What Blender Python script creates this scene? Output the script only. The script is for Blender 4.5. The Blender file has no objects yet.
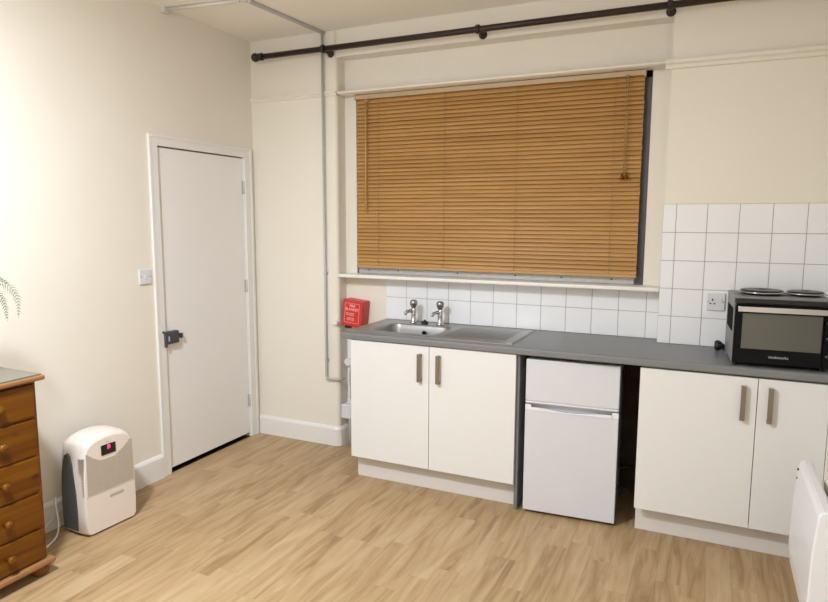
import bpy, bmesh, math, random
from mathutils import Vector, Matrix
random.seed(7)
S = bpy.context.scene
C = S.collection
PI = math.pi

# ------------------------------------------------------------------ camera
yaw, pitch, roll = 0.4317, -0.1246, 0.0039
fw = Vector((-math.sin(yaw)*math.cos(pitch), math.cos(yaw)*math.cos(pitch), math.sin(pitch)))
rt = Vector((math.cos(yaw), math.sin(yaw), 0)); up = rt.cross(fw)
rt, up = math.cos(roll)*rt + math.sin(roll)*up, -math.sin(roll)*rt + math.cos(roll)*up
cd = bpy.data.cameras.new('camera'); cam = bpy.data.objects.new('camera', cd); C.objects.link(cam)
m = Matrix((rt, up, -fw)).transposed().to_4x4(); m.translation = Vector((1.9198, -3.8056, 1.5618))
cam.matrix_world = m
cd.sensor_width = 36; cd.lens = 638.1/828*36; cd.clip_start = 0.05
S.camera = cam

# ------------------------------------------------------------------ world, light, exposure
w = bpy.data.worlds.new('world'); S.world = w; w.use_nodes = True
w.node_tree.nodes['Background'].inputs[0].default_value = (0.25, 0.33, 0.5, 1)
w.node_tree.nodes['Background'].inputs[1].default_value = 0.15
def area(name, loc, size, power, col, rot=(0, 0, 0)):
    l = bpy.data.lights.new(name, 'AREA'); l.shape = 'DISK'; l.size = size; l.energy = power; l.color = col
    o = bpy.data.objects.new(name, l); C.objects.link(o); o.location = loc; o.rotation_euler = rot
    return o
area('ceiling_lamp_light', (0.14, -3.05, 2.66), 0.26, 61, (0.865, 0.94, 1.05))
pl = bpy.data.lights.new('ceiling_lamp_glow', 'POINT'); pl.energy = 30; pl.color = (0.865, 0.94, 1.05); pl.shadow_soft_size = 0.11
po = bpy.data.objects.new('ceiling_lamp_glow', pl); C.objects.link(po); po.location = (0.14, -3.05, 2.44)
S.view_settings.view_transform = 'Standard'; S.view_settings.look = 'None'
S.view_settings.exposure = 0.385; S.view_settings.gamma = 1; S.view_settings.use_curve_mapping = False

# ------------------------------------------------------------------ materials
def mat(name, col, rough=0.5, metal=0.0, spec=0.5, noise=0.0, nscale=8.0, bump=0.0, bscale=60.0, emit=None, estr=0.0, coat=0.0, trans=0.0):
    m = bpy.data.materials.new(name); m.use_nodes = True
    nt = m.node_tree; b = nt.nodes['Principled BSDF']
    b.inputs['Base Color'].default_value = (*col, 1); b.inputs['Roughness'].default_value = rough
    b.inputs['Metallic'].default_value = metal; b.inputs['Specular IOR Level'].default_value = spec
    b.inputs['Coat Weight'].default_value = coat; b.inputs['Transmission Weight'].default_value = trans
    if emit: b.inputs['Emission Color'].default_value = (*emit, 1); b.inputs['Emission Strength'].default_value = estr
    if noise or bump:
        tc = nt.nodes.new('ShaderNodeTexCoord')
    if noise:
        n = nt.nodes.new('ShaderNodeTexNoise'); n.inputs['Scale'].default_value = nscale; n.inputs['Detail'].default_value = 5
        nt.links.new(tc.outputs['Object'], n.inputs['Vector'])
        r = nt.nodes.new('ShaderNodeMix'); r.data_type = 'RGBA'
        r.inputs['A'].default_value = tuple(c*(1-noise) for c in col)+(1,); r.inputs['B'].default_value = tuple(min(1, c*(1+noise)) for c in col)+(1,)
        nt.links.new(n.outputs['Fac'], r.inputs['Factor']); nt.links.new(r.outputs['Result'], b.inputs['Base Color'])
    if bump:
        n2 = nt.nodes.new('ShaderNodeTexNoise'); n2.inputs['Scale'].default_value = bscale; n2.inputs['Detail'].default_value = 3
        nt.links.new(tc.outputs['Object'], n2.inputs['Vector'])
        bp = nt.nodes.new('ShaderNodeBump'); bp.inputs['Strength'].default_value = bump; bp.inputs['Distance'].default_value = 0.004
        nt.links.new(n2.outputs['Fac'], bp.inputs['Height']); nt.links.new(bp.outputs['Normal'], b.inputs['Normal'])
    return m

def wood(name, c1, c2, cdark, axis='Y', scale=1.0, rough=0.35, knots=True):
    m = bpy.data.materials.new(name); m.use_nodes = True
    nt = m.node_tree; b = nt.nodes['Principled BSDF']; L = nt.links.new
    tc = nt.nodes.new('ShaderNodeTexCoord'); mp = nt.nodes.new('ShaderNodeMapping')
    s = {'X': (0.8, 14, 14), 'Y': (14, 0.8, 14), 'Z': (14, 14, 0.8)}[axis]
    mp.inputs['Scale'].default_value = tuple(v*scale for v in s)
    L(tc.outputs['Object'], mp.inputs['Vector'])
    n = nt.nodes.new('ShaderNodeTexNoise'); n.inputs['Scale'].default_value = 1.6; n.inputs['Detail'].default_value = 7; n.inputs['Distortion'].default_value = 0.9
    L(mp.outputs['Vector'], n.inputs['Vector'])
    cr = nt.nodes.new('ShaderNodeValToRGB'); e = cr.color_ramp.elements
    e[0].position = 0.32; e[0].color = (*c2, 1); e[1].position = 0.66; e[1].color = (*c1, 1)
    L(n.outputs['Fac'], cr.inputs['Fac'])
    out = cr.outputs['Color']
    if knots:
        mk = nt.nodes.new('ShaderNodeMapping'); mk.inputs['Scale'].default_value = {'Y': (3, 4, 7), 'X': (4, 3, 7), 'Z': (7, 7, 4)}[axis]
        L(tc.outputs['Object'], mk.inputs['Vector'])
        v = nt.nodes.new('ShaderNodeTexVoronoi'); v.inputs['Scale'].default_value = 1.3; L(mk.outputs['Vector'], v.inputs['Vector'])
        r2 = nt.nodes.new('ShaderNodeValToRGB'); f = r2.color_ramp.elements
        f[0].position = 0.06; f[0].color = (1, 1, 1, 1); f[1].position = 0.16; f[1].color = (0, 0, 0, 1)
        L(v.outputs['Distance'], r2.inputs['Fac'])
        mx = nt.nodes.new('ShaderNodeMix'); mx.data_type = 'RGBA'; mx.inputs['B'].default_value = (*cdark, 1)
        L(r2.outputs['Color'], mx.inputs['Factor']); L(out, mx.inputs['A']); out = mx.outputs['Result']
    L(out, b.inputs['Base Color']); b.inputs['Roughness'].default_value = rough; b.inputs['Specular IOR Level'].default_value = 0.3
    return m

def floor_mat():
    m = bpy.data.materials.new('oak_vinyl'); m.use_nodes = True
    nt = m.node_tree; b = nt.nodes['Principled BSDF']; L = nt.links.new
    def N(t, **k):
        n = nt.nodes.new(t)
        for a, v in k.items(): setattr(n, a, v)
        return n
    def M(op, a, bb=None):
        n = N('ShaderNodeMath', operation=op)
        for i, v in enumerate((a, bb)):
            if v is None: continue
            if isinstance(v, (int, float)): n.inputs[i].default_value = v
            else: L(v, n.inputs[i])
        return n.outputs[0]
    tc = N('ShaderNodeTexCoord'); sp = N('ShaderNodeSeparateXYZ'); L(tc.outputs['Object'], sp.inputs[0])
    x, y = sp.outputs['X'], sp.outputs['Y']
    def strips(wd, ln, seed):
        u = M('DIVIDE', M('ADD', x, 10+seed), wd); i = M('FLOOR', u)
        wn = N('ShaderNodeTexWhiteNoise', noise_dimensions='1D'); L(i, wn.inputs['W'])
        v = M('ADD', M('DIVIDE', M('ADD', y, 20), ln), M('MULTIPLY', wn.outputs['Value'], 7.3)); j = M('FLOOR', v)
        cb = N('ShaderNodeCombineXYZ'); L(i, cb.inputs[0]); L(j, cb.inputs[1]); cb.inputs[2].default_value = seed
        w2 = N('ShaderNodeTexWhiteNoise', noise_dimensions='3D'); L(cb.outputs[0], w2.inputs['Vector'])
        fu = M('FRACT', u); fv = M('FRACT', v)
        eu = M('MULTIPLY', M('MINIMUM', fu, M('SUBTRACT', 1, fu)), wd)
        ev = M('MULTIPLY', M('MINIMUM', fv, M('SUBTRACT', 1, fv)), ln)
        return w2, M('MINIMUM', eu, ev)
    w1, e1 = strips(0.1, 0.62, 0.013)
    ofs = N('ShaderNodeVectorMath', operation='SCALE'); L(w1.outputs['Color'], ofs.inputs[0]); ofs.inputs['Scale'].default_value = 9
    mp = N('ShaderNodeMapping'); mp.inputs['Scale'].default_value = (15, 1.7, 1); L(tc.outputs['Object'], mp.inputs['Vector'])
    ad = N('ShaderNodeVectorMath', operation='ADD'); L(mp.outputs[0], ad.inputs[0]); L(ofs.outputs[0], ad.inputs[1])
    n = N('ShaderNodeTexNoise'); n.inputs['Scale'].default_value = 1.25; n.inputs['Detail'].default_value = 7; n.inputs['Roughness'].default_value = 0.55; n.inputs['Distortion'].default_value = 1.3
    L(ad.outputs[0], n.inputs['Vector'])
    t = M('ADD', M('MULTIPLY', n.outputs['Fac'], 1.12), M('MULTIPLY', w1.outputs['Value'], 0.22))
    cr = N('ShaderNodeValToRGB'); e = cr.color_ramp.elements
    e[0].position = 0.40; e[0].color = (0.29, 0.175, 0.078, 1); e[1].position = 0.92; e[1].color = (0.52, 0.375, 0.215, 1)
    k = cr.color_ramp.elements.new(0.60); k.color = (0.42, 0.275, 0.138, 1)
    L(t, cr.inputs['Fac'])
    seam = N('ShaderNodeMapRange'); seam.inputs['From Min'].default_value = 0.0; seam.inputs['From Max'].default_value = 0.0022
    seam.inputs['To Min'].default_value = 0.82; seam.inputs['To Max'].default_value = 1; L(e1, seam.inputs['Value'])
    mx = N('ShaderNodeMix', data_type='RGBA', blend_type='MULTIPLY'); mx.inputs['Factor'].default_value = 1
    L(cr.outputs['Color'], mx.inputs['A']); L(seam.outputs[0], mx.inputs['B'])
    L(mx.outputs['Result'], b.inputs['Base Color'])
    b.inputs['Roughness'].default_value = 0.42; b.inputs['Specular IOR Level'].default_value = 0.4
    return m

M_ = dict(
    wall=mat('cream_wall_paint', (0.82, 0.77, 0.675), 0.75, noise=0.02, nscale=3, bump=0.15, bscale=14),
    ceil=mat('ceiling_paint', (0.93, 0.88, 0.80), 0.85, noise=0.02, nscale=2, bump=0.15, bscale=10),
    trim=mat('white_gloss_trim', (0.83, 0.81, 0.78), 0.35, noise=0.02, nscale=6),
    sill=mat('white_sill_paint', (0.84, 0.82, 0.77), 0.4),
    rail=mat('cream_rail_paint', (0.83, 0.78, 0.68), 0.55, noise=0.03, nscale=9),
    door=mat('white_door_paint', (0.88, 0.86, 0.84), 0.45, noise=0.012, nscale=3),
    tile=mat('white_glazed_tile', (0.87, 0.87, 0.88), 0.13, noise=0.015, nscale=5),
    grout=mat('grey_grout', (0.33, 0.33, 0.33), 0.8),
    doorf=mat('white_unit_door', (0.77, 0.765, 0.745), 0.35),
    carc=mat('grey_carcass_board', (0.17, 0.17, 0.175), 0.5),
    plinth=mat('light_plinth', (0.70, 0.67, 0.63), 0.5, noise=0.03, nscale=12),
    worktop=mat('grey_laminate', (0.195, 0.195, 0.2), 0.38, noise=0.16, nscale=220),
    steel=mat('stainless_steel', (0.40, 0.40, 0.405), 0.42, 0.9, noise=0.06, nscale=60),
    chrome=mat('chrome', (0.55, 0.55, 0.56), 0.18, 1.0),
    tapchrome=mat('dull_chrome', (0.35, 0.35, 0.36), 0.25, 0.9),
    alusoft=mat('satin_steel', (0.42, 0.42, 0.42), 0.5, 0.5),
    bronze=mat('brushed_brown_nickel', (0.27, 0.23, 0.19), 0.38, 0.75),
    black=mat('black_plastic', (0.008, 0.008, 0.009), 0.35),
    blackg=mat('black_gloss', (0.006, 0.006, 0.007), 0.2, spec=0.1),
    pole=mat('dark_bronze_pole', (0.030, 0.018, 0.014), 0.4, 0.2, noise=0.2, nscale=20),
    fridge=mat('fridge_white', (0.67, 0.675, 0.71), 0.35),
    fridgeh=mat('fridge_bright_trim', (0.80, 0.81, 0.86), 0.3),
    fridges=mat('fridge_side_grey', (0.62, 0.63, 0.65), 0.4),
    alu=mat('grey_aluminium', (0.085, 0.08, 0.09), 0.4, 0.4), sidegrey=mat('oven_side_grey', (0.22, 0.22, 0.22), 0.45), lock=mat('dark_grey_lock', (0.055, 0.06, 0.068), 0.45),
    alul=mat('pale_aluminium', (0.50, 0.49, 0.48), 0.45, 0.3, noise=0.2, nscale=30),
    night=mat('window_glass', (0.02, 0.022, 0.03), 0.05),
    galv=mat('galvanised_conduit', (0.50, 0.50, 0.50), 0.5, 0.1, noise=0.08, nscale=25),
    white=mat('white_plastic', (0.72, 0.72, 0.75), 0.35),
    whitew=mat('white_painted_conduit', (0.70, 0.66, 0.60), 0.5),
    red=mat('red_plastic', (0.62, 0.035, 0.03), 0.35),
    redlabel=mat('pale_red_print', (0.86, 0.42, 0.38), 0.5),
    dehum=mat('ivory_plastic', (0.80, 0.72, 0.65), 0.32),
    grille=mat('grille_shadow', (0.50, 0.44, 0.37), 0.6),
    greyside=mat('grey_side_plastic', (0.075, 0.082, 0.08), 0.35),
    led=mat('pink_display', (0.9, 0.05, 0.2), 0.4, emit=(1, 0.05, 0.22), estr=0.9),
    cable=mat('white_cable', (0.78, 0.76, 0.72), 0.4),
    pine=wood('stained_pine', (0.185, 0.067, 0.002), (0.11, 0.03, 0.001), (0.06, 0.018, 0.005)),
    pinedark=wood('stained_pine_frame', (0.25, 0.09, 0.02), (0.13, 0.045, 0.012), (0.05, 0.02, 0.006), knots=False),
    pinetop=wood('pine_edge', (0.36, 0.18, 0.075), (0.25, 0.115, 0.045), (0.09, 0.03, 0.01), knots=False),
    glasstop=mat('greyish_glass_top', (0.19, 0.18, 0.14), 0.25, spec=0.35),
    slat=wood('blind_wood', (0.52, 0.285, 0.098), (0.43, 0.225, 0.072), (0.2, 0.08, 0.02), axis='X', rough=0.42, knots=False),
    rail2=wood('blind_rail_wood', (0.52, 0.32, 0.13), (0.44, 0.26, 0.10), (0.2, 0.08, 0.02), axis='X', knots=False),
    valance=mat('beige_headrail', (0.50, 0.37, 0.22), 0.5),
    cord=mat('brown_cord', (0.34, 0.20, 0.075), 0.7),
    leaf=mat('fern_leaf', (0.10, 0.165, 0.10), 0.5, noise=0.4, nscale=30),
    leafp=mat('fern_leaf_pale', (0.22, 0.28, 0.19), 0.55, noise=0.3, nscale=30),
    pot=mat('white_ceramic', (0.7, 0.69, 0.66), 0.2), soil=mat('soil', (0.05, 0.03, 0.02), 0.9, noise=0.4, nscale=60),
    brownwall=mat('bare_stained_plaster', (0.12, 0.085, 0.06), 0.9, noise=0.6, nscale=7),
    heater=mat('heater_white', (0.80, 0.80, 0.82), 0.3), holes=mat('dark_hole', (0.008, 0.008, 0.008), 0.9, spec=0.1),
    heatside=mat('heater_face', (0.72, 0.70, 0.71), 0.4),
    floor=floor_mat(),
)
def glassmat():
    m = bpy.data.materials.new('oven_glass'); m.use_nodes = True; b = m.node_tree.nodes['Principled BSDF']
    b.inputs['Base Color'].default_value = (0.07, 0.07, 0.055, 1); b.inputs['Roughness'].default_value = 0.04; b.inputs['Specular IOR Level'].default_value = 1.0
    b.inputs['Metallic'].default_value = 0.08
    return m
M_['ovenglass'] = glassmat()

# ------------------------------------------------------------------ mesh helpers
class MB:
    def __init__(s): s.bm = bmesh.new(); s.mi = 0
    def _f(s, vs, mi=None, smooth=False):
        try: f = s.bm.faces.new(vs)
        except ValueError: return
        f.material_index = s.mi if mi is None else mi; f.smooth = smooth
    def box(s, x0, x1, y0, y1, z0, z1, mi=None):
        v = [s.bm.verts.new((x, y, z)) for x in (x0, x1) for y in (y0, y1) for z in (z0, z1)]
        for q in ((0, 1, 3, 2), (4, 6, 7, 5), (0, 4, 5, 1), (2, 3, 7, 6), (0, 2, 6, 4), (1, 5, 7, 3)):
            s._f([v[i] for i in q], mi)
        return s
    def prism(s, poly, axis, a, b, mi=None, smooth=False):
        """extrude polygon; axis='x': poly in (y,z); 'y': (x,z); 'z': (x,y)"""
        def P(p, t): return {'x': (t, p[0], p[1]), 'y': (p[0], t, p[1]), 'z': (p[0], p[1], t)}[axis]
        A = [s.bm.verts.new(P(p, a)) for p in poly]; B = [s.bm.verts.new(P(p, b)) for p in poly]
        n = len(poly)
        s._f(A[::-1], mi); s._f(B, mi)
        for i in range(n): s._f([A[i], A[(i+1) % n], B[(i+1) % n], B[i]], mi, smooth)
        return s
    def tube(s, pts, r, seg=10, mi=None, caps=True):
        pts = [Vector(p) for p in pts]; rings = []
        t0 = (pts[1]-pts[0]).normalized(); nrm = t0.orthogonal().normalized()
        rs = r if isinstance(r, (list, tuple)) else [r]*len(pts)
        for i, p in enumerate(pts):
            if i == 0: t = t0
            elif i == len(pts)-1: t = (pts[i]-pts[i-1]).normalized()
            else: t = ((pts[i+1]-p).normalized()+(p-pts[i-1]).normalized()).normalized()
            nrm = (nrm - t*nrm.dot(t)).normalized(); bn = t.cross(nrm)
            rings.append([s.bm.verts.new(p+(nrm*math.cos(2*PI*k/seg)+bn*math.sin(2*PI*k/seg))*rs[i]) for k in range(seg)])
        for a, b in zip(rings, rings[1:]):
            for k in range(seg): s._f([a[k], a[(k+1) % seg], b[(k+1) % seg], b[k]], mi, True)
        if caps: s._f(rings[0][::-1], mi); s._f(rings[-1], mi)
        return s
    def lathe(s, prof, o, axis='z', seg=24, mi=None):
        """prof: list of (r, h) from bottom to top, axis direction"""
        o = Vector(o); ax = {'x': Vector((1, 0, 0)), 'y': Vector((0, 1, 0)), 'z': Vector((0, 0, 1)), '-y': Vector((0, -1, 0)), '-x': Vector((-1, 0, 0))}[axis]
        u = ax.orthogonal().normalized(); v = ax.cross(u); rings = []
        for r, h in prof:
            if r < 1e-6: rings.append([s.bm.verts.new(o+ax*h)])
            else: rings.append([s.bm.verts.new(o+ax*h+(u*math.cos(2*PI*k/seg)+v*math.sin(2*PI*k/seg))*r) for k in range(seg)])
        for a, b in zip(rings, rings[1:]):
            for k in range(seg):
                k2 = (k+1) % seg
                if len(a) == 1 and len(b) == 1: continue
                if len(a) == 1: s._f([a[0], b[k2], b[k]], mi, True)
                elif len(b) == 1: s._f([a[k], a[k2], b[0]], mi, True)
                else: s._f([a[k], a[k2], b[k2], b[k]], mi, True)
        if len(rings[0]) > 1: s._f(rings[0][::-1], mi)
        if len(rings[-1]) > 1: s._f(rings[-1], mi)
        return s
    def build(s, name, mats, parent=None, bevel=0, seg=2, label=None, loc=None):
        bmesh.ops.recalc_face_normals(s.bm, faces=s.bm.faces[:])
        me = bpy.data.meshes.new(name); s.bm.to_mesh(me); s.bm.free()
        for mt in (mats if isinstance(mats, (list, tuple)) else [mats]): me.materials.append(M_[mt])
        o = bpy.data.objects.new(name, me); C.objects.link(o)
        if parent: o.parent = parent
        if loc: o.location = loc
        if bevel:
            b = o.modifiers.new('bevel', 'BEVEL'); b.width = bevel; b.segments = seg; b.limit_method = 'ANGLE'; b.angle_limit = math.radians(40)
            b.harden_normals = False
        if label: o['label'] = label
        return o
def thing(name, label, cat, loc=(0, 0, 0), rotz=0, group=None):
    o = bpy.data.objects.new(name, None); C.objects.link(o); o.empty_display_size = 0.1
    o.location = loc; o.rotation_euler = (0, 0, rotz); o['label'] = label; o['category'] = cat
    if group: o['group'] = group
    return o
def tag(o, label, cat, group=None):
    o['label'] = label; o['category'] = cat
    if group: o['group'] = group
    return o
def struct(o, label=None, cat=None):
    o['kind'] = 'structure'
    if label: o['label'] = label
    if cat: o['category'] = cat
    return o
def arc(cx, cy, r, a0, a1, n=8):
    return [(cx+r*math.cos(math.radians(a0+(a1-a0)*i/n)), cy+r*math.sin(math.radians(a0+(a1-a0)*i/n))) for i in range(n+1)]
def text(name, body, size, loc, rot, matl, parent, extrude=0.0004, align='CENTER', bold=0.0):
    cu = bpy.data.curves.new(name, 'FONT'); cu.body = body; cu.size = size; cu.extrude = extrude; cu.offset = bold
    cu.align_x = align; cu.align_y = 'CENTER'
    t = bpy.data.objects.new(name, cu); C.objects.link(t)
    dg = bpy.context.evaluated_depsgraph_get(); me = bpy.data.meshes.new_from_object(t.evaluated_get(dg))
    bpy.data.objects.remove(t); me.materials.clear(); me.materials.append(M_[matl])
    o = bpy.data.objects.new(name, me); C.objects.link(o); o.parent = parent; o.location = loc; o.rotation_euler = rot
    return o

# ------------------------------------------------------------------ room shell
XL, XR, YB, H, PY = -1.038, 2.47, -4.7, 2.784, -0.11   # left wall, right wall, rear wall, ceiling, pier face
struct(MB().box(XL-0.15, XR+0.15, YB-0.15, 0.2, -0.1, 0).build('floor', 'floor'))
struct(MB().box(XL-0.15, XR+0.15, YB-0.15, 0.2, H, H+0.1).build('ceiling', 'ceil'))
PL, PR = -0.348, 1.692
WX0, WX1, WZ0, WZ1 = -0.262, 1.592, 1.19, 2.40
b = MB()
b.prism([(XL-0.15, 0.2), (XL-0.15, PY)] + arc(PL-0.025, PY+0.025, 0.025, -90, 0, 6) + [(PL, 0.2)], 'z', 0, H)
b.box(PR, XR+0.15, PY, 0.2, 0, H)
b.box(PL, PR, PY, 0.2, 2.615, H)
b.box(PL, PR, 0, 0.2, 0, WZ0).box(PL, PR, 0, 0.2, WZ1, 2.615)
b.box(PL, WX0, 0, 0.2, WZ0, WZ1).box(WX1, PR, 0, 0.2, WZ0, WZ1)
struct(b.build('wall_back', 'wall'))
# left wall with door opening
D0, D1, DH = -0.99, -0.208, 1.995
b = MB().box(XL-0.12, XL, YB, D0, 0, H).box(XL-0.12, XL, D1, PY, 0, H).box(XL-0.12, XL, D0, D1, DH, H)
struct(b.build('wall_left', 'wall'))
struct(MB().box(XR, XR+0.12, YB, PY, 0, H).build('wall_right', 'wall'))
struct(MB().box(XL-0.12, XR+0.12, YB-0.12, YB, 0, H).build('wall_rear', 'wall'))
# skirting boards
def skirt(h, t): return [(0, 0), (t, 0), (t, h-0.018), (t*0.75, h-0.008), (t*0.45, h), (0, h)]
b = MB().prism([(XL+p, q) for p, q in skirt(0.15, 0.019)], 'y', YB, -1.0525)
struct(b.build('baseboard_left', 'trim', bevel=0.002))
bm = bmesh.new()
path = [(XL, PY, (0, -1)), (PL-0.03, PY, (0, -1)), (PL-0.012, PY+0.006, (0.38, -0.92)), (PL-0.004, PY+0.014, (0.75, -0.66)), (PL, PY+0.03, (1, 0)), (PL, 0.0, (1, 0))]
rows = []
for x, y, (nx, ny) in path:
    rows.append([bm.verts.new((x+nx*p, y+ny*p, q)) for p, q in skirt(0.135, 0.02)])
for a, c in zip(rows, rows[1:]):
    for i in range(len(a)-1): bm.faces.new([a[i], c[i], c[i+1], a[i+1]])
bmesh.ops.recalc_face_normals(bm, faces=bm.faces[:])
b = MB(); b.bm.free(); b.bm = bm
struct(b.build('baseboard_back', 'trim'))
# picture rails
def railprof(z, t, h): return [(0, z), (-t*0.35, z+h*0.1), (-t*0.55, z+h*0.45), (-t, z+h*0.62), (-t, z+h), (0, z+h)]
b = MB()
b.prism([(PY+p, q) for p, q in railprof(2.372, 0.022, 0.03)], 'x', XL, PL+0.004)
b.prism([(PY+p, q) for p, q in railprof(2.350, 0.034, 0.044)], 'x', PR-0.03, XR)
struct(b.build('trim_1', 'rail', bevel=0.0015))
struct(MB().prism([(-0.0, 2.380), (-0.085, 2.381), (-0.100, 2.384), (-0.109, 2.388), (-0.109, 2.397), (-0.100, 2.401), (0, 2.404)], 'x', PL+0.003, PR-0.001).build('trim_2', 'rail', bevel=0.002))
# window sill
struct(MB().box(PL+0.004, PR-0.004, -0.125, 0.03, 1.184, 1.207).build('trim_3', 'sill', bevel=0.006, seg=3))
# door casing
b = MB()
def casing(y0, y1, z0, z1): b.box(XL, XL+0.012, y0, y1, z0, z1)
casing(-1.05, -0.985, 0, 2.055); casing(-0.215, -0.142, 0, 2.055); casing(-0.985, -0.215, 1.993, 2.055)
b.box(XL, XL+0.016, -1.0515, -1.033, 0, 2.0565).box(XL, XL+0.016, -0.160, -0.1405, 0, 2.0565).box(XL, XL+0.016, -1.033, -0.160, 2.038, 2.0565)
b.box(XL-0.1, XL+0.002, D0, D0+0.012, 0, DH).box(XL-0.1, XL+0.002, D1-0.012, D1, 0, DH).box(XL-0.1, XL+0.002, D0, D1, DH-0.002, DH+0.004)
struct(b.build('trim_4', 'trim', bevel=0.003))
# black sheet and floor strip painting in the shade behind and under the door
struct(MB().box(XL-0.125, XL-0.11, D0-.05, D1+.05, 0, DH+.05).box(XL-0.11, XL-0.004, D0+0.013, D1-0.013, 0.0005, 0.004).build('door_gap_shade', 'black'))

# tiled splashbacks: real tiles standing on grout
def tiles(name, xs, zs, yb, t=0.007):
    b = MB(); g = 0.0012
    b.box(xs[0], xs[-1], yb-t*0.55, yb, zs[0], zs[-1], 1)
    for i in range(len(xs)-1):
        for j in range(len(zs)-1):
            b.box(xs[i]+g, xs[i+1]-g, yb-t, yb-0.0005, zs[j]+g, zs[j+1]-g, 0)
    return struct(b.build(name, ['tile', 'grout'], bevel=0.0015))
T = 0.1502; Z0 = 0.9065
xs = [-0.0365+T*i for i in range(12)] + [PR-0.001]
tiles('trim_6', xs, [Z0, Z0+T, 1.1835], 0)
tiles('trim_7', [PR-0.005, 1.753]+[1.753+T*i for i in range(1, 5)]+[XR], [Z0+T*i for i in range(6)], PY, 0.009)
# unpainted plaster behind the fridge space
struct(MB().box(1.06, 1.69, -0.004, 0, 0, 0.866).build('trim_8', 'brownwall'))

# ------------------------------------------------------------------ door
d = struct(MB().box(XL-0.046, XL-0.006, D0+0.014, D1-0.014, 0.03, DH-0.009).build('door_1', 'door', bevel=0.002))
for z in (1.787, 1.102, 0.271):
    h = MB().tube([(XL+0.002, -0.213, z-0.045), (XL+0.002, -0.213, z+0.045)], 0.0055, 8)
    h.box(XL-0.006, XL-0.001, -0.235, -0.213, z-0.045, z+0.045)
    h.build('hinge', 'galv', d)
MB().box(XL-0.006, XL+0.028, -0.988, -0.895, 0.815, 0.892).build('lock_case', 'lock', d, bevel=0.005)
MB().box(XL+0.028, XL+0.0295, -0.982, -0.972, 0.835, 0.865).build('lock_plate', 'galv', d)
MB().box(XL+0.0125, XL+0.030, -1.003, -0.990, 0.80, 0.893).lathe([(0.008, 0), (0.008, 0.012)], (XL+0.012, -1.008, 0.893), 'x', 10).build('lock_keep', 'lock', d, bevel=0.003)
MB().tube([(XL+0.012, -0.897, 0.852), (XL+0.012, -0.872, 0.852)], 0.008, 10).box(XL+0.002, XL+0.024, -0.874, -0.858, 0.838, 0.868).build('lock_knob', 'lock', d, bevel=0.002)

# ------------------------------------------------------------------ window behind the blind
wn = struct(MB().box(WX0, WX1, 0.008, 0.07, WZ0+0.0, WZ0+0.067).box(WX0, WX1, 0.012, 0.07, WZ1-0.055, WZ1)
            .box(WX0, WX0+0.045, 0.012, 0.07, WZ0+0.017, WZ1).box(WX1-0.045, WX1, 0.012, 0.07, WZ0+0.017, WZ1)
            .box(0.645, 0.685, 0.012, 0.07, WZ0+0.06, WZ1-0.04).build('window_1', 'alu', bevel=0.003))
MB().box(WX0+0.045, WX1-0.045, 0.04, 0.046, WZ0+0.067, WZ1-0.045).build('window_pane', 'night', wn)
b = MB().box(WX0+0.012, WX1-0.05, 0.002, 0.0125, WZ0+0.018, WZ0+0.056)
b.build('sill_bar', 'alul', wn, bevel=0.002, label='pale scratched metal bar along the frame bottom')
b = MB()
for x in (-0.17, 0.05, 0.47, 0.85, 1.13, 1.42): MB().lathe([(0.005, 0), (0.005, 0.0015)], (x, 0.002, WZ0+0.043), '-y', 10).build('screw_hole', 'holes', wn)

# ------------------------------------------------------------------ wooden blind
BX0, BX1, BZ0, BZ1 = -0.243, 1.556, 1.244, 2.362
bl = thing('wooden_blind', 'closed brown wooden venetian blind covering the window above the sink', 'blind', (0.66, -0.03, BZ0))
def bw(x, y, z): return (x-0.66, y+0.03, z-BZ0)
def loc_(o): o.location = (-0.66, 0.03, -BZ0); return o
b = MB().box(BX0, BX1, -0.05, -0.008, 2.350, 2.377).box(BX0-0.004, BX0+0.006, -0.054, -0.005, 2.345, 2.379).box(BX1-0.006, BX1+0.004, -0.054, -0.005, 2.345, 2.379)
loc_(b.build('headrail', 'valance', bl, bevel=0.002))
n = 44; b = MB(); pit = (2.347-1.268)/n
for i in range(n):
    z = 1.268+pit*(i+0.5); pts = []
    tilt = math.radians(62+random.uniform(-3, 3)); hw = 0.0143; sag = random.uniform(-0.0008, 0.0008)
    # crowned slat profile in (y,z); room edge down
    top = []; bot = []
    for t in (-1, -0.5, 0, 0.5, 1):
        yy = hw*t; cz = 0.0022*(1-t*t)
        cy, cz2 = -yy*math.cos(tilt)*-1 - cz*math.sin(tilt), yy*math.sin(tilt) + cz*math.cos(tilt)
        top.append((-0.027+cy, z+cz2+sag)); bot.append((-0.027+cy+0.0018*math.sin(tilt), z+cz2+sag-0.0018*math.cos(tilt)))
    b.prism(top+bot[::-1], 'x', BX0+random.uniform(0, 0.003), BX1-random.uniform(0, 0.003))
loc_(b.build('slats', 'slat', bl))
loc_(MB().box(BX0, BX1, -0.042, -0.014, 1.248, 1.266).build('bottom_rail', 'rail2', bl, bevel=0.003))
for x in (-0.075, 0.39, 0.85, 1.405):
    b = MB()
    b.tube([(x, -0.0445, 1.266), (x+0.002, -0.0445, 2.350)], 0.0012, 5)
    loc_(b.build('ladder_cord', 'cord', bl))
loc_(MB().tube([(-0.156, -0.060, 2.33), (-0.158, -0.062, 1.62)], 0.0055, 8).lathe([(0.006, 0), (0.009, 0.01), (0.006, 0.02)], (-0.156, -0.060, 2.325), 'z', 10).build('tilt_wand', 'rail2', bl))
loc_(MB().tube([(1.462, -0.057, 2.355), (1.466, -0.058, 1.82)], 0.0022, 6).tube([(1.474, -0.057, 2.355), (1.472, -0.058, 1.82)], 0.0022, 6).lathe([(0.006, 0), (0.008, 0.008), (0.004, 0.014)], (1.468, -0.057, 2.34), 'z', 10).build('pull_cord', 'cord', bl))
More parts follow.
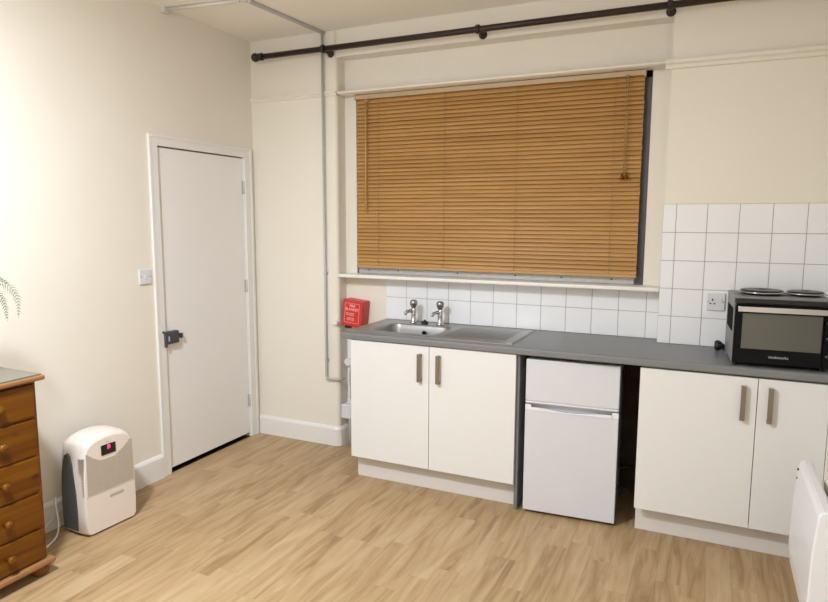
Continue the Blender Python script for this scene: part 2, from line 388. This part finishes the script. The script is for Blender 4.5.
for dx in (-0.01, 0.013):
    loc_(MB().lathe([(0.0, 0), (0.012, 0.003), (0.010, 0.018), (0.004, 0.034), (0.002, 0.04)], (1.469+dx, -0.060, 1.782+abs(dx)), 'z', 12).build('cord_tassel', 'pine', bl))

# ------------------------------------------------------------------ curtain pole
pz, py = 2.648, -0.205
cp = thing('curtain_pole', 'long dark bronze curtain pole with ball end fixed high above the window', 'curtain pole', (0.5, py, pz))
P = lambda x, y, z: (x-0.5, y-py, z-pz)
MB().tube([P(-0.858, py, pz), P(2.3, py, pz-0.002)], 0.0175, 18).build('pole', 'pole', cp)
for sx, x in ((-1, -0.858), (1, 2.3)):
    f = MB(); R_ = 0.029
    prof = [(0.019, 0), (0.025, 0.003), (0.025, 0.010), (0.015, 0.014), (0.015, 0.022), (0.024, 0.025), (0.024, 0.032), (0.014, 0.036)]
    prof += [(R_*math.sin(math.radians(a)), 0.062-R_*math.cos(math.radians(a))) for a in range(35, 181, 12)] + [(0, 0.062+R_)]
    f.lathe(prof, P(x, py, pz), '-x' if sx < 0 else 'x', 20).build('finial', 'pole', cp)
for x in (-0.385, 0.655, 1.675):
    f = MB().lathe([(0.025, 0), (0.025, 0.006), (0.018, 0.012), (0.010, 0.02), (0.010, 0.07)], P(x, PY, pz-0.008), '-y', 18)
    f.lathe([(0.0225, -0.012), (0.0255, -0.008), (0.0255, 0.008), (0.0225, 0.012)], P(x, py, pz), 'x', 18)
    f.build('bracket', 'pole', cp)

# ------------------------------------------------------------------ conduits and pipes
tag(MB().tube([(-0.438, -0.1325, H-0.008), (-0.438, -0.1325, 0.50), (-0.437, -0.1325, 0.488), (-0.428, -0.1435, 0.48), (-0.36, -0.1325, 0.48), (-0.325, -0.125, 0.48), (-0.320, -0.09, 0.48)], 0.0085, 10)
    .box(-0.450, -0.426, -0.134, PY+0.001, 1.2, 1.216).box(-0.450, -0.426, -0.134, PY+0.001, 0.6, 0.616)
    .build('conduit', 'galv'), 'grey metal conduit running down the back wall beside the corner pier', 'conduit')
tag(MB().prism([(-0.425, -0.113), (-0.472, -0.79), (-0.500, -0.79), (-0.453, -0.113)], 'z', H-0.016, H-0.0002).build('cable_trunking', 'galv', bevel=0.002),
    'grey cable trunking on the ceiling leading to the back wall conduit', 'trunking')
jb = thing('junction_box', 'white junction box on the ceiling where the two cable runs meet', 'junction box', (-0.49, -0.825, H))
MB().lathe([(0.030, -0.018), (0.034, -0.014), (0.034, -0.0002)], (0, 0, 0), 'z', 20).build('box_body', 'white', jb)
MB().tube([(0.01, 0.0, -0.018), (0.01, 0.0, -0.022)], 0.006, 8).build('screw', 'galv', jb)
tag(MB().tube([(-0.525, -0.83, H-0.0105), (XL+0.025, -0.885, H-0.0105)], 0.0105, 10).box(XL+0.0005, XL+0.03, -0.91, -0.86, H-0.03, H-0.0002).build('ceiling_pipe', 'whitew'),
    'thin white pipe along the ceiling ending in a small box at the left wall', 'pipe')
wp = thing('waste_pipe', 'white waste pipe with fittings beside the left end of the sink unit', 'pipe', (-0.29, -0.06, 0))
MB().tube([(0, 0, 0.0), (0, 0, 0.79)], 0.016, 12).build('pipe', 'white', wp)
MB().lathe([(0.024, 0), (0.024, 0.06)], (0, 0, 0.56), 'z', 14).lathe([(0.026, 0), (0.026, 0.035)], (0, -0.0, 0.60), '-y', 14).build('coupling', 'white', wp)
MB().box(-0.05, 0.03, -0.045, 0.03, 0.20, 0.30).tube([(0.0, 0, 0.30), (0, 0, 0.335)], 0.023, 12).build('trap_box', 'white', wp, bevel=0.006)
MB().tube([(0.02, 0, 0.78), (0.02, -0.02, 0.62), (0.015, -0.03, 0.5), (0.02, -0.02, 0.33)], 0.006, 8).build('hose', 'galv', wp)
tag(MB().box(PL-0.032, PL+0.007, PY-0.035, PY-0.001, 0.862, 0.882).build('shelf_batten', 'sill', bevel=0.003),
    'short white batten on the corner pier just left of the worktop end', 'batten')
tag(MB().tube([(1.075, -0.03, 0.138), (1.63, -0.03, 0.138)], 0.011, 10).build('copper_pipe', 'bronze'), 'dark horizontal pipe low on the wall behind the fridge gap', 'pipe')

# ------------------------------------------------------------------ base units
WT0, WT1 = 0.868, 0.906
def handle(b_parent, x, yf, z0, z1):
    h = MB(); wv = 0.0105
    prof = [(yf, z0), (yf-0.028, z0), (yf-0.028, z1), (yf, z1), (yf, z1-0.012), (yf-0.020, z1-0.012), (yf-0.020, z0+0.012), (yf, z0+0.012)]
    h.box(x-wv, x+wv, yf-0.028, yf-0.018, z0, z1).box(x-wv, x+wv, yf-0.02, yf, z0, z0+0.011).box(x-wv, x+wv, yf-0.02, yf, z1-0.011, z1)
    return h.build('handle', 'bronze', b_parent, bevel=0.001)
def unit(name, label, x0, x1, doors, zb, zt, yf, plx0, back, endpanel=None):
    u = thing(name, label, 'kitchen unit', (x0, 0, 0))
    o = lambda p: setattr(p, 'location', (-x0, 0, 0)) or p
    yb = yf+0.02
    b = MB()
    b.box(x0, x0+0.018, yb, back, 0.15, 0.866).box(x0, x0+0.018, yb+0.071, back, 0, 0.15).box(x1-0.018, x1, yb+(0.0 if x1 < 2 else 0.058), back, 0, 0.866)
    b.box(x0+0.018, x1-0.018, yb+0.004, back, 0.15, 0.166).box(x0+0.018, x1-0.018, back-0.012, back, 0.166, 0.866)
    b.box(x0+0.018, x1-0.018, yb+0.001, yb+0.018, 0.80, 0.866)
    o(b.build('carcass', 'carc' , u))
    o(MB().box(x0, x1-0.0185, yf+0.075, yf+0.090, 0.001, 0.148).build('plinth', 'plinth', u, bevel=0.001))
    for (a, c, hx) in doors:
        dd = o(MB().box(a, c, yf, yf+0.0185, zb, zt).build('door', 'doorf', u, bevel=0.0012))
        if hx: handle(dd, hx, yf, 0.66, 0.82)
    return u
YF = -0.580
su = unit('sink_unit', 'white two door kitchen unit under the sink with brown bar handles', 0.022, 1.045, [(0.02, 0.5265, 0.474), (0.5295, 1.028, 0.588)], 0.148, 0.864, YF, 0.03, -0.035)
ru = unit('base_unit', 'white two door kitchen unit under the oven at the right', 1.652, 2.462, [(1.65, 2.1565, 2.10), (2.1595, 2.437, 2.21)], 0.142, 0.858, YF, 1.66, -0.125)
o = MB().box(2.439, 2.466, YF-0.004, YF+0.019, 0.142, 0.864).build('filler_strip', 'wall', ru, bevel=0.001); o.location = (-1.652, 0, 0)
# worktop with the sink cut-out
SX0, SX1, SY0, SY1 = 0.06, 0.535, -0.475, -0.145   # hole
WY = -0.592
b = MB()
nose = [(-0.52, WT0), (WY+0.006, WT0)] + [(WY+0.006-0.006*math.cos(math.radians(a)), WT0+0.006-0.006*math.sin(math.radians(a))) for a in (60, 30, 0)] \
    + [(WY+0.012-0.012*math.cos(math.radians(a)), WT1-0.012+0.012*math.sin(math.radians(a))) for a in (0, 22, 45, 68, 90)] + [(-0.52, WT1)]
b.prism(nose, 'x', -0.036, XR-0.001)
b.box(-0.036, SX0, -0.52, -0.001, WT0, WT1).box(SX0, SX1, -0.52, SY0, WT0, WT1).box(SX0, SX1, SY1, -0.001, WT0, WT1)
b.box(SX1, PR-0.002, -0.52, -0.001, WT0, WT1).box(PR-0.002, XR-0.001, -0.52, PY-0.001, WT0, WT1)
bmesh.ops.remove_doubles(b.bm, verts=b.bm.verts[:], dist=1e-5)
tag(b.build('worktop', 'worktop'), 'long grey laminate worktop running under the window to the right wall', 'worktop')

# ------------------------------------------------------------------ sink (height field)
def sstep(a, b_, t): t = max(0, min(1, (t-a)/(b_-a))); return t*t*(3-2*t)
def rrect(x, y, cx, cy, hx, hy, r):
    qx, qy = abs(x-cx)-hx+r, abs(y-cy)-hy+r
    return math.hypot(max(qx, 0), max(qy, 0)) + min(max(qx, qy), 0) - r
sk = thing('sink', 'stainless steel sink with left bowl and ribbed drainer set in the worktop', 'sink', (0.0, 0.0, WT1))
SXA, SXB, SYA, SYB = -0.028, 1.0, -0.535, -0.055
nx, ny = 206, 97
bm = bmesh.new(); grid = []
for i in range(nx):
    row = []
    for j in range(ny):
        x = SXA+(SXB-SXA)*i/(nx-1); y = SYA+(SYB-SYA)*j/(ny-1)
        e = rrect(x, y, (SXA+SXB)/2, (SYA+SYB)/2, (SXB-SXA)/2, (SYB-SYA)/2, 0.01)
        z = 0.0012+0.0045*sstep(0, -0.012, e)
        inner = rrect(x, y, (SXA+SXB)/2, -0.30, (SXB-SXA)/2-0.028, 0.215, 0.03)
        z -= 0.003*sstep(0.004, -0.006, inner)*(1 if x > 0.0 else 1)
        dd_ = rrect(x, y, 0.297, -0.31, 0.205, 0.15, 0.06)
        z -= 0.15*sstep(0.006, -0.026, dd_)
        if x > 0.545 and inner < -0.03 and dd_ > 0.02:
            fx = sstep(0.545, 0.575, x)*sstep(0.955, 0.925, x); fy = sstep(-0.03, -0.05, inner)
            z += 0.0042*fx*max(0, math.cos(2*PI*(y+0.30)/0.044))*fy
        row.append(bm.verts.new((x, y, z)))
    grid.append(row)
for i in range(nx-1):
    for j in range(ny-1):
        f = bm.faces.new([grid[i][j], grid[i+1][j], grid[i+1][j+1], grid[i][j+1]]); f.smooth = True
b = MB(); b.bm.free(); b.bm = bm
sb = b.build('sink_top', 'steel', sk)
so = sb.modifiers.new('solid', 'SOLIDIFY'); so.thickness = 0.0011; so.offset = -1
MB().prism(arc(0.975, -0.06, 0.001, 0, 0, 1)[:0]+[(0.955, -0.53), (0.992, -0.53), (0.992, -0.06), (0.955, -0.06)], 'z', 0.0035, 0.0078).build('end_strip', 'alusoft', sk, bevel=0.0015, label='plain raised steel strip at drainer end')
MB().lathe([(0.014, 0), (0.016, 0.002), (0.012, 0.004), (0.0, 0.004)], (0.322, -0.182, -0.045), '-y', 16).build('overflow', 'holes', sk)
MB().lathe([(0.035, 0), (0.033, 0.003), (0.02, 0.003), (0.018, 0.001), (0, 0.001)], (0.297, -0.31, -0.1438), 'z', 20).build('drain', 'chrome', sk)
tag(MB().lathe([(0.022, 0), (0.024, 0.006), (0.019, 0.016), (0.008, 0.02), (0.007, 0.026), (0, 0.027)], (0.293, -0.108, WT1+0.0032), 'z', 18).build('sink_plug', 'black'),
    'small black rubber plug lying between the two taps', 'plug')
def tap(x, label):
    t = thing('tap', label, 'tap', (x, -0.105, WT1+0.0028), 0, 'pillar taps on the sink')
    MB().lathe([(0.024, 0), (0.024, 0.006), (0.017, 0.012), (0.016, 0.05), (0.018, 0.085), (0.015, 0.094), (0.010, 0.1)], (0, 0, 0), 'z', 18).build('tap_body', 'chrome', t)
    MB().tube([(0, 0, 0.078), (-0.012, -0.03, 0.082), (-0.022, -0.055, 0.079), (-0.026, -0.066, 0.070), (-0.027, -0.068, 0.060)], [0.012, 0.011, 0.0105, 0.0105, 0.0105], 12).build('spout', 'chrome', t)
    MB().lathe([(0.010, 0.096), (0.016, 0.102), (0.025, 0.122), (0.0265, 0.136), (0.021, 0.148), (0.010, 0.152), (0, 0.152)], (0, 0, 0), 'z', 8).build('tap_head', 'tapchrome', t)
    return t
tap(0.213, 'chrome pillar tap on the left behind the sink bowl')
tap(0.398, 'chrome pillar tap on the right behind the sink bowl')

# ------------------------------------------------------------------ fire blanket box
fb = thing('fire_blanket_box', 'red fire blanket box on the wall left of the sink', 'fire blanket', (-0.256, -0.050, 0.848))
fb.rotation_euler = (0, math.radians(5.5), 0)
MB().box(-0.078, 0.078, -0.049, 0.049, 0, 0.182).build('case', 'red', fb, bevel=0.010, seg=3)
MB().box(-0.052, -0.015, -0.046, -0.01, -0.014, 0.002).build('pull_tab', 'black', fb)
b = MB()
for (a, c, e, f) in ((-0.060, 0.052, 0.026, 0.0285), (-0.060, 0.052, 0.158, 0.1605), (-0.060, -0.0575, 0.026, 0.1605), (0.0495, 0.052, 0.026, 0.1605)):
    b.box(a, c, -0.0498, -0.0486, e, f)
b.build('label_border', 'redlabel', fb)
text('label_text', 'FIRE\nBLANKET', 0.024, (-0.004, -0.0494, 0.130), (PI/2, 0, 0), 'redlabel', fb, bold=0.0006)
text('instruction_text', 'PULL DOWN\nTO RELEASE', 0.011, (-0.018, -0.0494, 0.085), (PI/2, 0, 0), 'redlabel', fb, bold=0.0003)
text('small_print', 'COVER FLAME\nTURN OFF HEAT\nLEAVE TO COOL', 0.008, (-0.012, -0.0494, 0.052), (PI/2, 0, 0), 'redlabel', fb, bold=0.0002)

# ------------------------------------------------------------------ fridge
fr = thing('fridge_freezer', 'small white two door fridge freezer under the worktop', 'fridge', (1.317, -0.548, 0), math.radians(3.5))
MB().box(-0.231, 0.232, 0.038, 0.46, 0.012, 0.842).build('body', 'fridges', fr, bevel=0.004)
dl = MB().box(-0.237, 0.237, -0.008, 0.036, 0.018, 0.572).box(-0.237, 0.237, 0.030, 0.036, 0.572, 0.602)
dl.build('fridge_door', 'fridge', fr, bevel=0.006, seg=3)
b = MB().box(-0.237, -0.205, -0.006, 0.02, 0.572, 0.602).box(0.205, 0.237, -0.006, 0.02, 0.572, 0.602)
lip = [(-0.205, 0.572), (0.205, 0.572)] + [(0.205-0.41*i/16, 0.590-0.012*(1-math.cos(2*PI*i/16))/2*1.0) for i in range(17)]
b.prism(lip, 'y', -0.012, -0.004)
b.build('door_grip', 'fridgeh', fr, bevel=0.002, label='brighter grip strip with a shallow curve')
MB().box(-0.237, 0.237, -0.008, 0.036, 0.622, 0.846).box(-0.237, 0.237, -0.010, 0.03, 0.609, 0.622).build('freezer_door', 'fridge', fr, bevel=0.006, seg=3)
for sx in (-0.2, 0.2):
    for y in (0.05, 0.42): MB().lathe([(0.016, 0), (0.016, 0.014)], (sx, y, 0.0), 'z', 12).build('foot', 'black', fr)
MB().box(-0.225, 0.225, 0.012, 0.038, 0.004, 0.02).build('kick_strip', 'black', fr)

# ------------------------------------------------------------------ mini oven with hot plates
ov = thing('mini_oven', 'black mini oven with two hotplates on the right of the worktop', 'oven', (2.040, -0.568, WT1), math.radians(2.8))
MB().prism([(0, 0.022), (0.392, 0.022), (0.392, 0.345), (-0.003, 0.345)], 'z', 0.014, 0.300).build('body', 'sidegrey', ov, bevel=0.004)
MB().box(-0.003, 0.395, 0.012, 0.345, 0.3, 0.317).build('top_plate', 'sidegrey', ov, bevel=0.004)
MB().box(0.002, 0.392, -0.002, 0.012, 0.289, 0.313).build('front_rail', 'black', ov, bevel=0.004)
dro = MB().box(0.004, 0.358, -0.004, 0.022, 0.016, 0.286).build('door', 'blackg', ov, bevel=0.004)
MB().box(0.036, 0.350, -0.0065, -0.0035, 0.085, 0.248).build('door_glass', 'ovenglass', dro, bevel=0.001)
MB().box(0.014, 0.385, -0.034, -0.020, 0.256, 0.280).box(0.03, 0.045, -0.022, -0.003, 0.260, 0.276).box(0.33, 0.345, -0.022, -0.003, 0.260, 0.276).build('door_handle', 'chrome', dro, bevel=0.002)
text('logo', 'cookworks', 0.0175, (0.190, -0.0045, 0.052), (PI/2, 0, 0), 'alul', dro, bold=0.0)
MB().box(0.360, 0.393, -0.002, 0.022, 0.016, 0.286).build('control_panel', 'blackg', ov, bevel=0.003)
for z in (0.07, 0.15, 0.22): MB().lathe([(0.013, 0), (0.012, 0.014), (0.0, 0.014)], (0.377, -0.002, z), '-y', 16).build('control_knob', 'black', ov)
MB().prism([(0.001, 0.035), (-0.0022, 0.035), (-0.0042, 0.28), (0.001, 0.28)], 'z', 0.155, 0.262).build('side_vent', 'holes', ov)
for (x, r) in ((0.128, 0.095), (0.308, 0.078)):
    hp = MB().lathe([(r-0.02, 0), (r-0.01, 0.008), (r+0.005, 0.010), (r+0.005, 0.014), (r, 0.016), (r-0.002, 0.0125)], (x, 0.19, 0.317), 'z', 36).build('hotplate_rim', 'chrome', ov)
    MB().lathe([(r-0.003, 0.008), (r-0.003, 0.020), (r-0.012, 0.023), (0.02, 0.023), (0.016, 0.020), (0, 0.020)], (x, 0.19, 0.317), 'z', 36).build('hotplate', 'black', hp)
for x in (0.02, 0.365):
    for y in (0.03, 0.31): MB().lathe([(0.011, 0), (0.013, 0.014)], (x, y, 0), 'z', 12).build('foot', 'black', ov)
tag(MB().lathe([(0.018, 0), (0.026, 0.006), (0.028, 0.018), (0.022, 0.03), (0.010, 0.042), (0.006, 0.05)], (1.972, -0.225, WT1+0.0285), 'x', 16)
    .tube([(2.018, -0.225, WT1+0.0285), (2.018, -0.212, WT1+0.012), (2.012, -0.17, WT1+0.006), (2.03, -0.14, WT1+0.0055)], 0.0045, 8).build('power_plug', 'black'),
    'black power plug lying on the worktop behind the oven', 'plug')

# ------------------------------------------------------------------ socket and switch
sc = thing('wall_socket', 'white single wall socket on the tiles beside the oven', 'socket', (1.968, PY-0.009, 1.147))
MB().box(-0.044, 0.044, -0.011, 0, -0.046, 0.046).build('plate', 'white', sc, bevel=0.004, seg=3)
for q in ((-0.019, -0.013, 0.006, 0.017), (-0.030, -0.022, -0.012, -0.006), (-0.010, -0.002, -0.012, -0.006)): MB().box(q[0], q[1], -0.0125, -0.0108, q[2], q[3]).build('pin_hole', 'holes', sc)
for x, z in ((-0.037, 0.002), (0.037, 0.002)): MB().lathe([(0.0028, 0), (0.0028, 0.0015)], (x, -0.0112, z), '-y', 8).build('screw', 'alu', sc)
MB().box(0.018, 0.03, -0.015, -0.010, 0.0, 0.02).build('rocker', 'white', sc, bevel=0.001)
sw = thing('light_switch', 'white light switch on the left wall beside the door', 'light switch', (XL, -1.116, 1.236))
MB().box(0, 0.011, -0.043, 0.043, -0.043, 0.043).build('plate', 'white', sw, bevel=0.004, seg=3)
MB().box(0.0105, 0.0145, -0.007, 0.007, -0.013, 0.013).build('rocker', 'white', sw, bevel=0.001)
for y in (-0.03, 0.03): MB().lathe([(0.003, 0), (0.003, 0.0012)], (0.0108, y, 0), 'x', 8).build('screw', 'alu', sw)

# ------------------------------------------------------------------ dehumidifier
dh = thing('dehumidifier', 'ivory dehumidifier standing on the floor against the left wall', 'dehumidifier', (-0.862, -1.625, 0), math.radians(-3))
HW = 0.153
def outline(sx, xo=0):
    pts = [(-HW+0.004, 0.02), (-HW+0.020, 0.006), (HW-0.020, 0.006), (HW-0.004, 0.02), (HW, 0.12), (HW-0.001, 0.30), (HW-0.010, 0.40)]
    pts += [((HW-0.012)*math.cos(math.radians(a)), 0.430+0.075*math.sin(math.radians(a))**0.8) for a in range(8, 173, 11)]
    pts += [(-HW+0.010, 0.40), (-HW+0.001, 0.30), (-HW, 0.12)]
    return [(y*sx, 0.22+(z-0.22)*(1-(1-sx)*(1.0 if z > 0.22 else 0.25))) for y, z in pts]
b = MB(); layers = [(-0.088, 0.93), (-0.08, 0.98), (-0.05, 1.0), (0.03, 1.0), (0.052, 0.985), (0.070, 0.97), (0.084, 0.94), (0.0885, 0.91)]
rings = []
for x, s_ in layers:
    rings.append([b.bm.verts.new((x, y, max(z, 0.002))) for y, z in outline(s_)])
for A, B in zip(rings, rings[1:]):
    for i in range(len(A)): b._f([A[i], A[(i+1) % len(A)], B[(i+1) % len(A)], B[i]], 0, True)
b._f(rings[0], 0); b._f(rings[-1], 0)
b.build('casing', 'dehum', dh)
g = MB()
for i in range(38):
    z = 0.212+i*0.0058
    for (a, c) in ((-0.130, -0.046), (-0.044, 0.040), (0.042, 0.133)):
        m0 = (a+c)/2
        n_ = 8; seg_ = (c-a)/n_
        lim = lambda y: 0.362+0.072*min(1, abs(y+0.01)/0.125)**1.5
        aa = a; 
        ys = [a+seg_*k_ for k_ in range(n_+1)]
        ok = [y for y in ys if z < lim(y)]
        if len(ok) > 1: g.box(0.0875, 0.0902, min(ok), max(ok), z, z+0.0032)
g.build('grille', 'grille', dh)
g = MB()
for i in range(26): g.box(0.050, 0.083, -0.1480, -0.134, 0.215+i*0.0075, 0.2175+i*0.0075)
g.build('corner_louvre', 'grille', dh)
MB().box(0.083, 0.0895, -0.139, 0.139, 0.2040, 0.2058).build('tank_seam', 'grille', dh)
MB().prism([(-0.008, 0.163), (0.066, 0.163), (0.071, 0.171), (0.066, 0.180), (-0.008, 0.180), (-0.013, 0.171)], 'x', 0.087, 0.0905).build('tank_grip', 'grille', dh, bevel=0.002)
ct = MB().box(0.078, 0.0925, -0.046, 0.036, 0.392, 0.444).build('display_panel', 'black', dh, bevel=0.003)
text('display_digit', '3', 0.030, (0.0928, -0.004, 0.427), (PI/2, 0, PI/2), 'led', ct, bold=0.003)
text('maker_mark', 'ebac', 0.012, (0.0886, -0.006, 0.456), (PI/2, 0, PI/2), 'grille', dh)
for sy in (-1, 1):
    q = MB(); poly = [(-0.075, 0.03), (0.030, 0.03), (0.036, 0.12), (0.032, 0.22), (0.022, 0.30), (0.008, 0.36), (-0.010, 0.405), (-0.024, 0.42), (-0.042, 0.408), (-0.058, 0.37), (-0.070, 0.31), (-0.078, 0.22), (-0.080, 0.12)]
    q.prism(poly, 'y', sy*(HW-0.010), sy*(HW+0.0022))
    for i in range(24): q.box(-0.055, 0.015, min(sy*(HW+0.002), sy*(HW+0.0036)), max(sy*(HW+0.002), sy*(HW+0.0036)), 0.06+i*0.0125, 0.064+i*0.0125)
    q.build('side_panel', 'greyside', dh, label='dark grey vented side panel')
def catm(P_, n=8):
    P_ = [Vector(p) for p in P_]; out = []; Q = [P_[0]]+P_+[P_[-1]]
    for i in range(1, len(Q)-2):
        for k_ in range(n):
            t = k_/n; a, b_, c, d_ = Q[i-1], Q[i], Q[i+1], Q[i+2]
            out.append(0.5*((2*b_)+(c-a)*t+(2*a-5*b_+4*c-d_)*t*t+(3*b_-a-3*c+d_)*t**3))
    out.append(P_[-1]); return out
tag(MB().tube(catm([(-0.945, -1.812, 0.20), (-0.93, -1.825, 0.16), (-0.905, -1.835, 0.09), (-0.90, -1.85, 0.03), (-0.89, -1.90, 0.006), (-0.865, -2.0, 0.006), (-0.86, -2.12, 0.006), (-0.93, -2.3, 0.006)]), 0.0045, 8).build('power_cable', 'cable'),
    'white mains cable looping down from the dehumidifier to the floor', 'cable')
tag(MB().tube(catm([(-1.01, -1.72, 0.10), (-1.0, -1.80, 0.07), (-0.985, -1.88, 0.03), (-1.0, -1.97, 0.006), (-1.026, -2.04, 0.006), (-1.028, -2.2, 0.006)]), 0.0042, 8).build('power_cable', 'cable'),
    'white cable nearer the skirting board between dehumidifier and drawers', 'cable')

# ------------------------------------------------------------------ chest of drawers
CHX, CHY, CW, CDp = -0.675, -2.056, 0.84, 0.33      # front plane x, far end y, width, depth
ch = thing('chest_of_drawers', 'stained pine five drawer chest standing against the left wall', 'chest of drawers', (CHX-CDp/2, CHY-CW/2, 0))
ox, oy = CHX-CDp/2, CHY-CW/2
def cl(o_): o_.location = (-ox, -oy, 0); return o_
X0, X1, Y0, Y1 = CHX-CDp, CHX, CHY-CW, CHY
cl(MB().box(X0, X1-0.004, Y0, Y1, 0.062, 0.878).build('carcass', 'pinedark', ch, bevel=0.002))
cl(MB().box(X0-0.004, X1+0.028, Y0-0.025, Y1+0.028, 0.878, 0.900).build('top', 'pinetop', ch, bevel=0.007, seg=3))
cl(MB().box(X0, X1+0.018, Y0-0.018, Y1+0.018, 0.9003, 0.9065).build('glass_cover', 'glasstop', ch, bevel=0.001, label='thin greyish glass sheet on the top'))
cl(MB().box(X0, X1+0.030, Y0-0.028, Y1+0.020, 0.052, 0.076).build('base_moulding', 'pinetop', ch, bevel=0.008, seg=3))
for fx in (X0+0.04, X1-0.025):
    for fy in (Y0+0.04, Y1-0.025):
        cl(MB().lathe([(0.026, 0), (0.036, 0.010), (0.040, 0.026), (0.034, 0.044), (0.026, 0.052)], (fx, fy, 0), 'z', 18).build('foot', 'pinedark', ch))
zs = [(0.722, 0.866), (0.556, 0.712), (0.390, 0.546), (0.228, 0.380), (0.084, 0.218)]
for z0, z1 in zs:
    dd = cl(MB().box(X1-0.006, X1+0.010, Y0+0.016, Y1-0.016, z0, z1).build('drawer', 'pine', ch, bevel=0.004))
    for ky in (Y1-0.176, Y0+0.176):
        kk = MB().lathe([(0.012, 0), (0.009, 0.008), (0.014, 0.015), (0.0185, 0.023), (0.0165, 0.031), (0.009, 0.035), (0, 0.036)], (X1+0.008, ky, (z0+z1)/2+0.002), 'x', 18).build('knob', 'pine', dd)

# ------------------------------------------------------------------ fern on the chest, fronds reaching into view
fn = thing('potted_fern', 'green fern in a pot on the pine chest, fronds arching right', 'plant', (-0.80, -2.60, 0.9065))
MB().lathe([(0.055, 0), (0.062, 0.01), (0.085, 0.16), (0.09, 0.165), (0.09, 0.185), (0.08, 0.185), (0.078, 0.16)], (0, 0, 0), 'z', 28).build('pot', 'pot', fn)
MB().lathe([(0.079, 0.155), (0.079, 0.168), (0, 0.172)], (0, 0, 0), 'z', 20).build('soil', 'soil', fn)
def frond(p, matl='leaf', lw=0.045, n=34):
    pts = catm(p, 12); Ls = [0]
    for a, c in zip(pts, pts[1:]): Ls.append(Ls[-1]+(c-a).length)
    b = MB(); tot = Ls[-1]; b.tube(pts, [0.0018*(1-0.7*i/len(pts)) for i in range(len(pts))], 5)
    for k_ in range(int(n)):
        s_ = 0.22+0.77*k_/n; d_ = s_*tot
        i = max(1, next(i for i, l in enumerate(Ls) if l >= d_)); f = (d_-Ls[i-1])/(Ls[i]-Ls[i-1]); q = pts[i-1].lerp(pts[i], f)
        t = (pts[i]-pts[i-1]).normalized(); side = t.cross(Vector((0.75, -0.35, 0.55))).normalized(); nr = side.cross(t)
        ln = lw*math.sin(PI*min(1, (s_-0.12)*1.13))**0.7*(0.85+0.3*random.random())
        for sg in (-1, 1):
            dv = (side*sg+t*0.8-nr*0.1+Vector((0, 0, -0.18))).normalized(); wv = t*0.0027
            a = q; m1 = q+dv*ln*0.45; e = q+dv*ln+Vector((0, 0, -ln*0.12))
            vs = [b.bm.verts.new(v) for v in (a-wv*0.5, m1-wv, e, m1+wv, a+wv*0.5)]
            b._f(vs, 0, True)
    o = b.build('frond', matl, fn); so = o.modifiers.new('s', 'SOLIDIFY'); so.thickness = 0.0005
    return o
def R(y, z, x=-0.72): return (x+0.80, y+2.60, z-0.9065)
frond([R(-2.60, 1.08, -0.80), R(-2.46, 1.26, -0.77), R(-2.25, 1.325, -0.74), R(-2.15, 1.315), R(-2.095, 1.25, -0.70), R(-2.092, 1.150, -0.70)], 'leafp', 0.036, 44)
frond([R(-2.60, 1.08, -0.80), R(-2.44, 1.24, -0.73), R(-2.24, 1.285, -0.69), R(-2.175, 1.25, -0.67), R(-2.165, 1.15, -0.66)], 'leaf', 0.034, 42)
frond([R(-2.60, 1.08, -0.80), R(-2.42, 1.28, -0.78), R(-2.22, 1.34, -0.76), R(-2.14, 1.325, -0.74), R(-2.10, 1.29, -0.73)], 'leaf', 0.036, 44)
for a in range(9):
    an = math.radians(200+a*23+random.uniform(-6, 6)); rr = random.uniform(0.16, 0.22)
    dx, dy = math.cos(an), math.sin(an)
    if dx < 0: rr = min(rr, 0.19/abs(dx))
    frond([R(-2.60, 1.08, -0.80), (dx*rr*0.35, dy*rr*0.35, 0.32+random.uniform(-.03, .05)), (dx*rr*0.8, dy*rr*0.8, 0.36+random.uniform(-.04, .04)), (dx*rr, dy*rr, 0.24+random.uniform(-.03, .03))], 'leaf', 0.036, 34)

# ------------------------------------------------------------------ wall heater at the right
HZ = 0.12
ht = thing('panel_heater', 'white slim panel heater at the bottom right corner of the room', 'heater', (2.36, -1.16, HZ))
prof = [(-0.035, 0.0), (-0.068, 0.06), (-0.077, 0.14), (-0.074, 0.33), (-0.069, 0.405), (-0.064, 0.475), (-0.056, 0.492), (-0.046, 0.497), (-0.024, 0.497), (-0.014, 0.488), (0.012, 0.30), (0.012, 0.0)]
MB().prism(prof, 'y', -0.27, 0.25).build('casing', 'heater', ht, bevel=0.007, seg=3)
b = MB()
for z, y in ((0.462, 0.225), (0.425, 0.228)): MB().lathe([(0.0045, 0), (0.0045, 0.005)], (-0.065, y, z), '-x', 8).build('screw_hole', 'holes', ht)
for y in (0.08, -0.16): MB().box(0.010, 0.109, y-0.05, y+0.06, 0.25, 0.47).build('bracket', 'wall', ht, bevel=0.003)
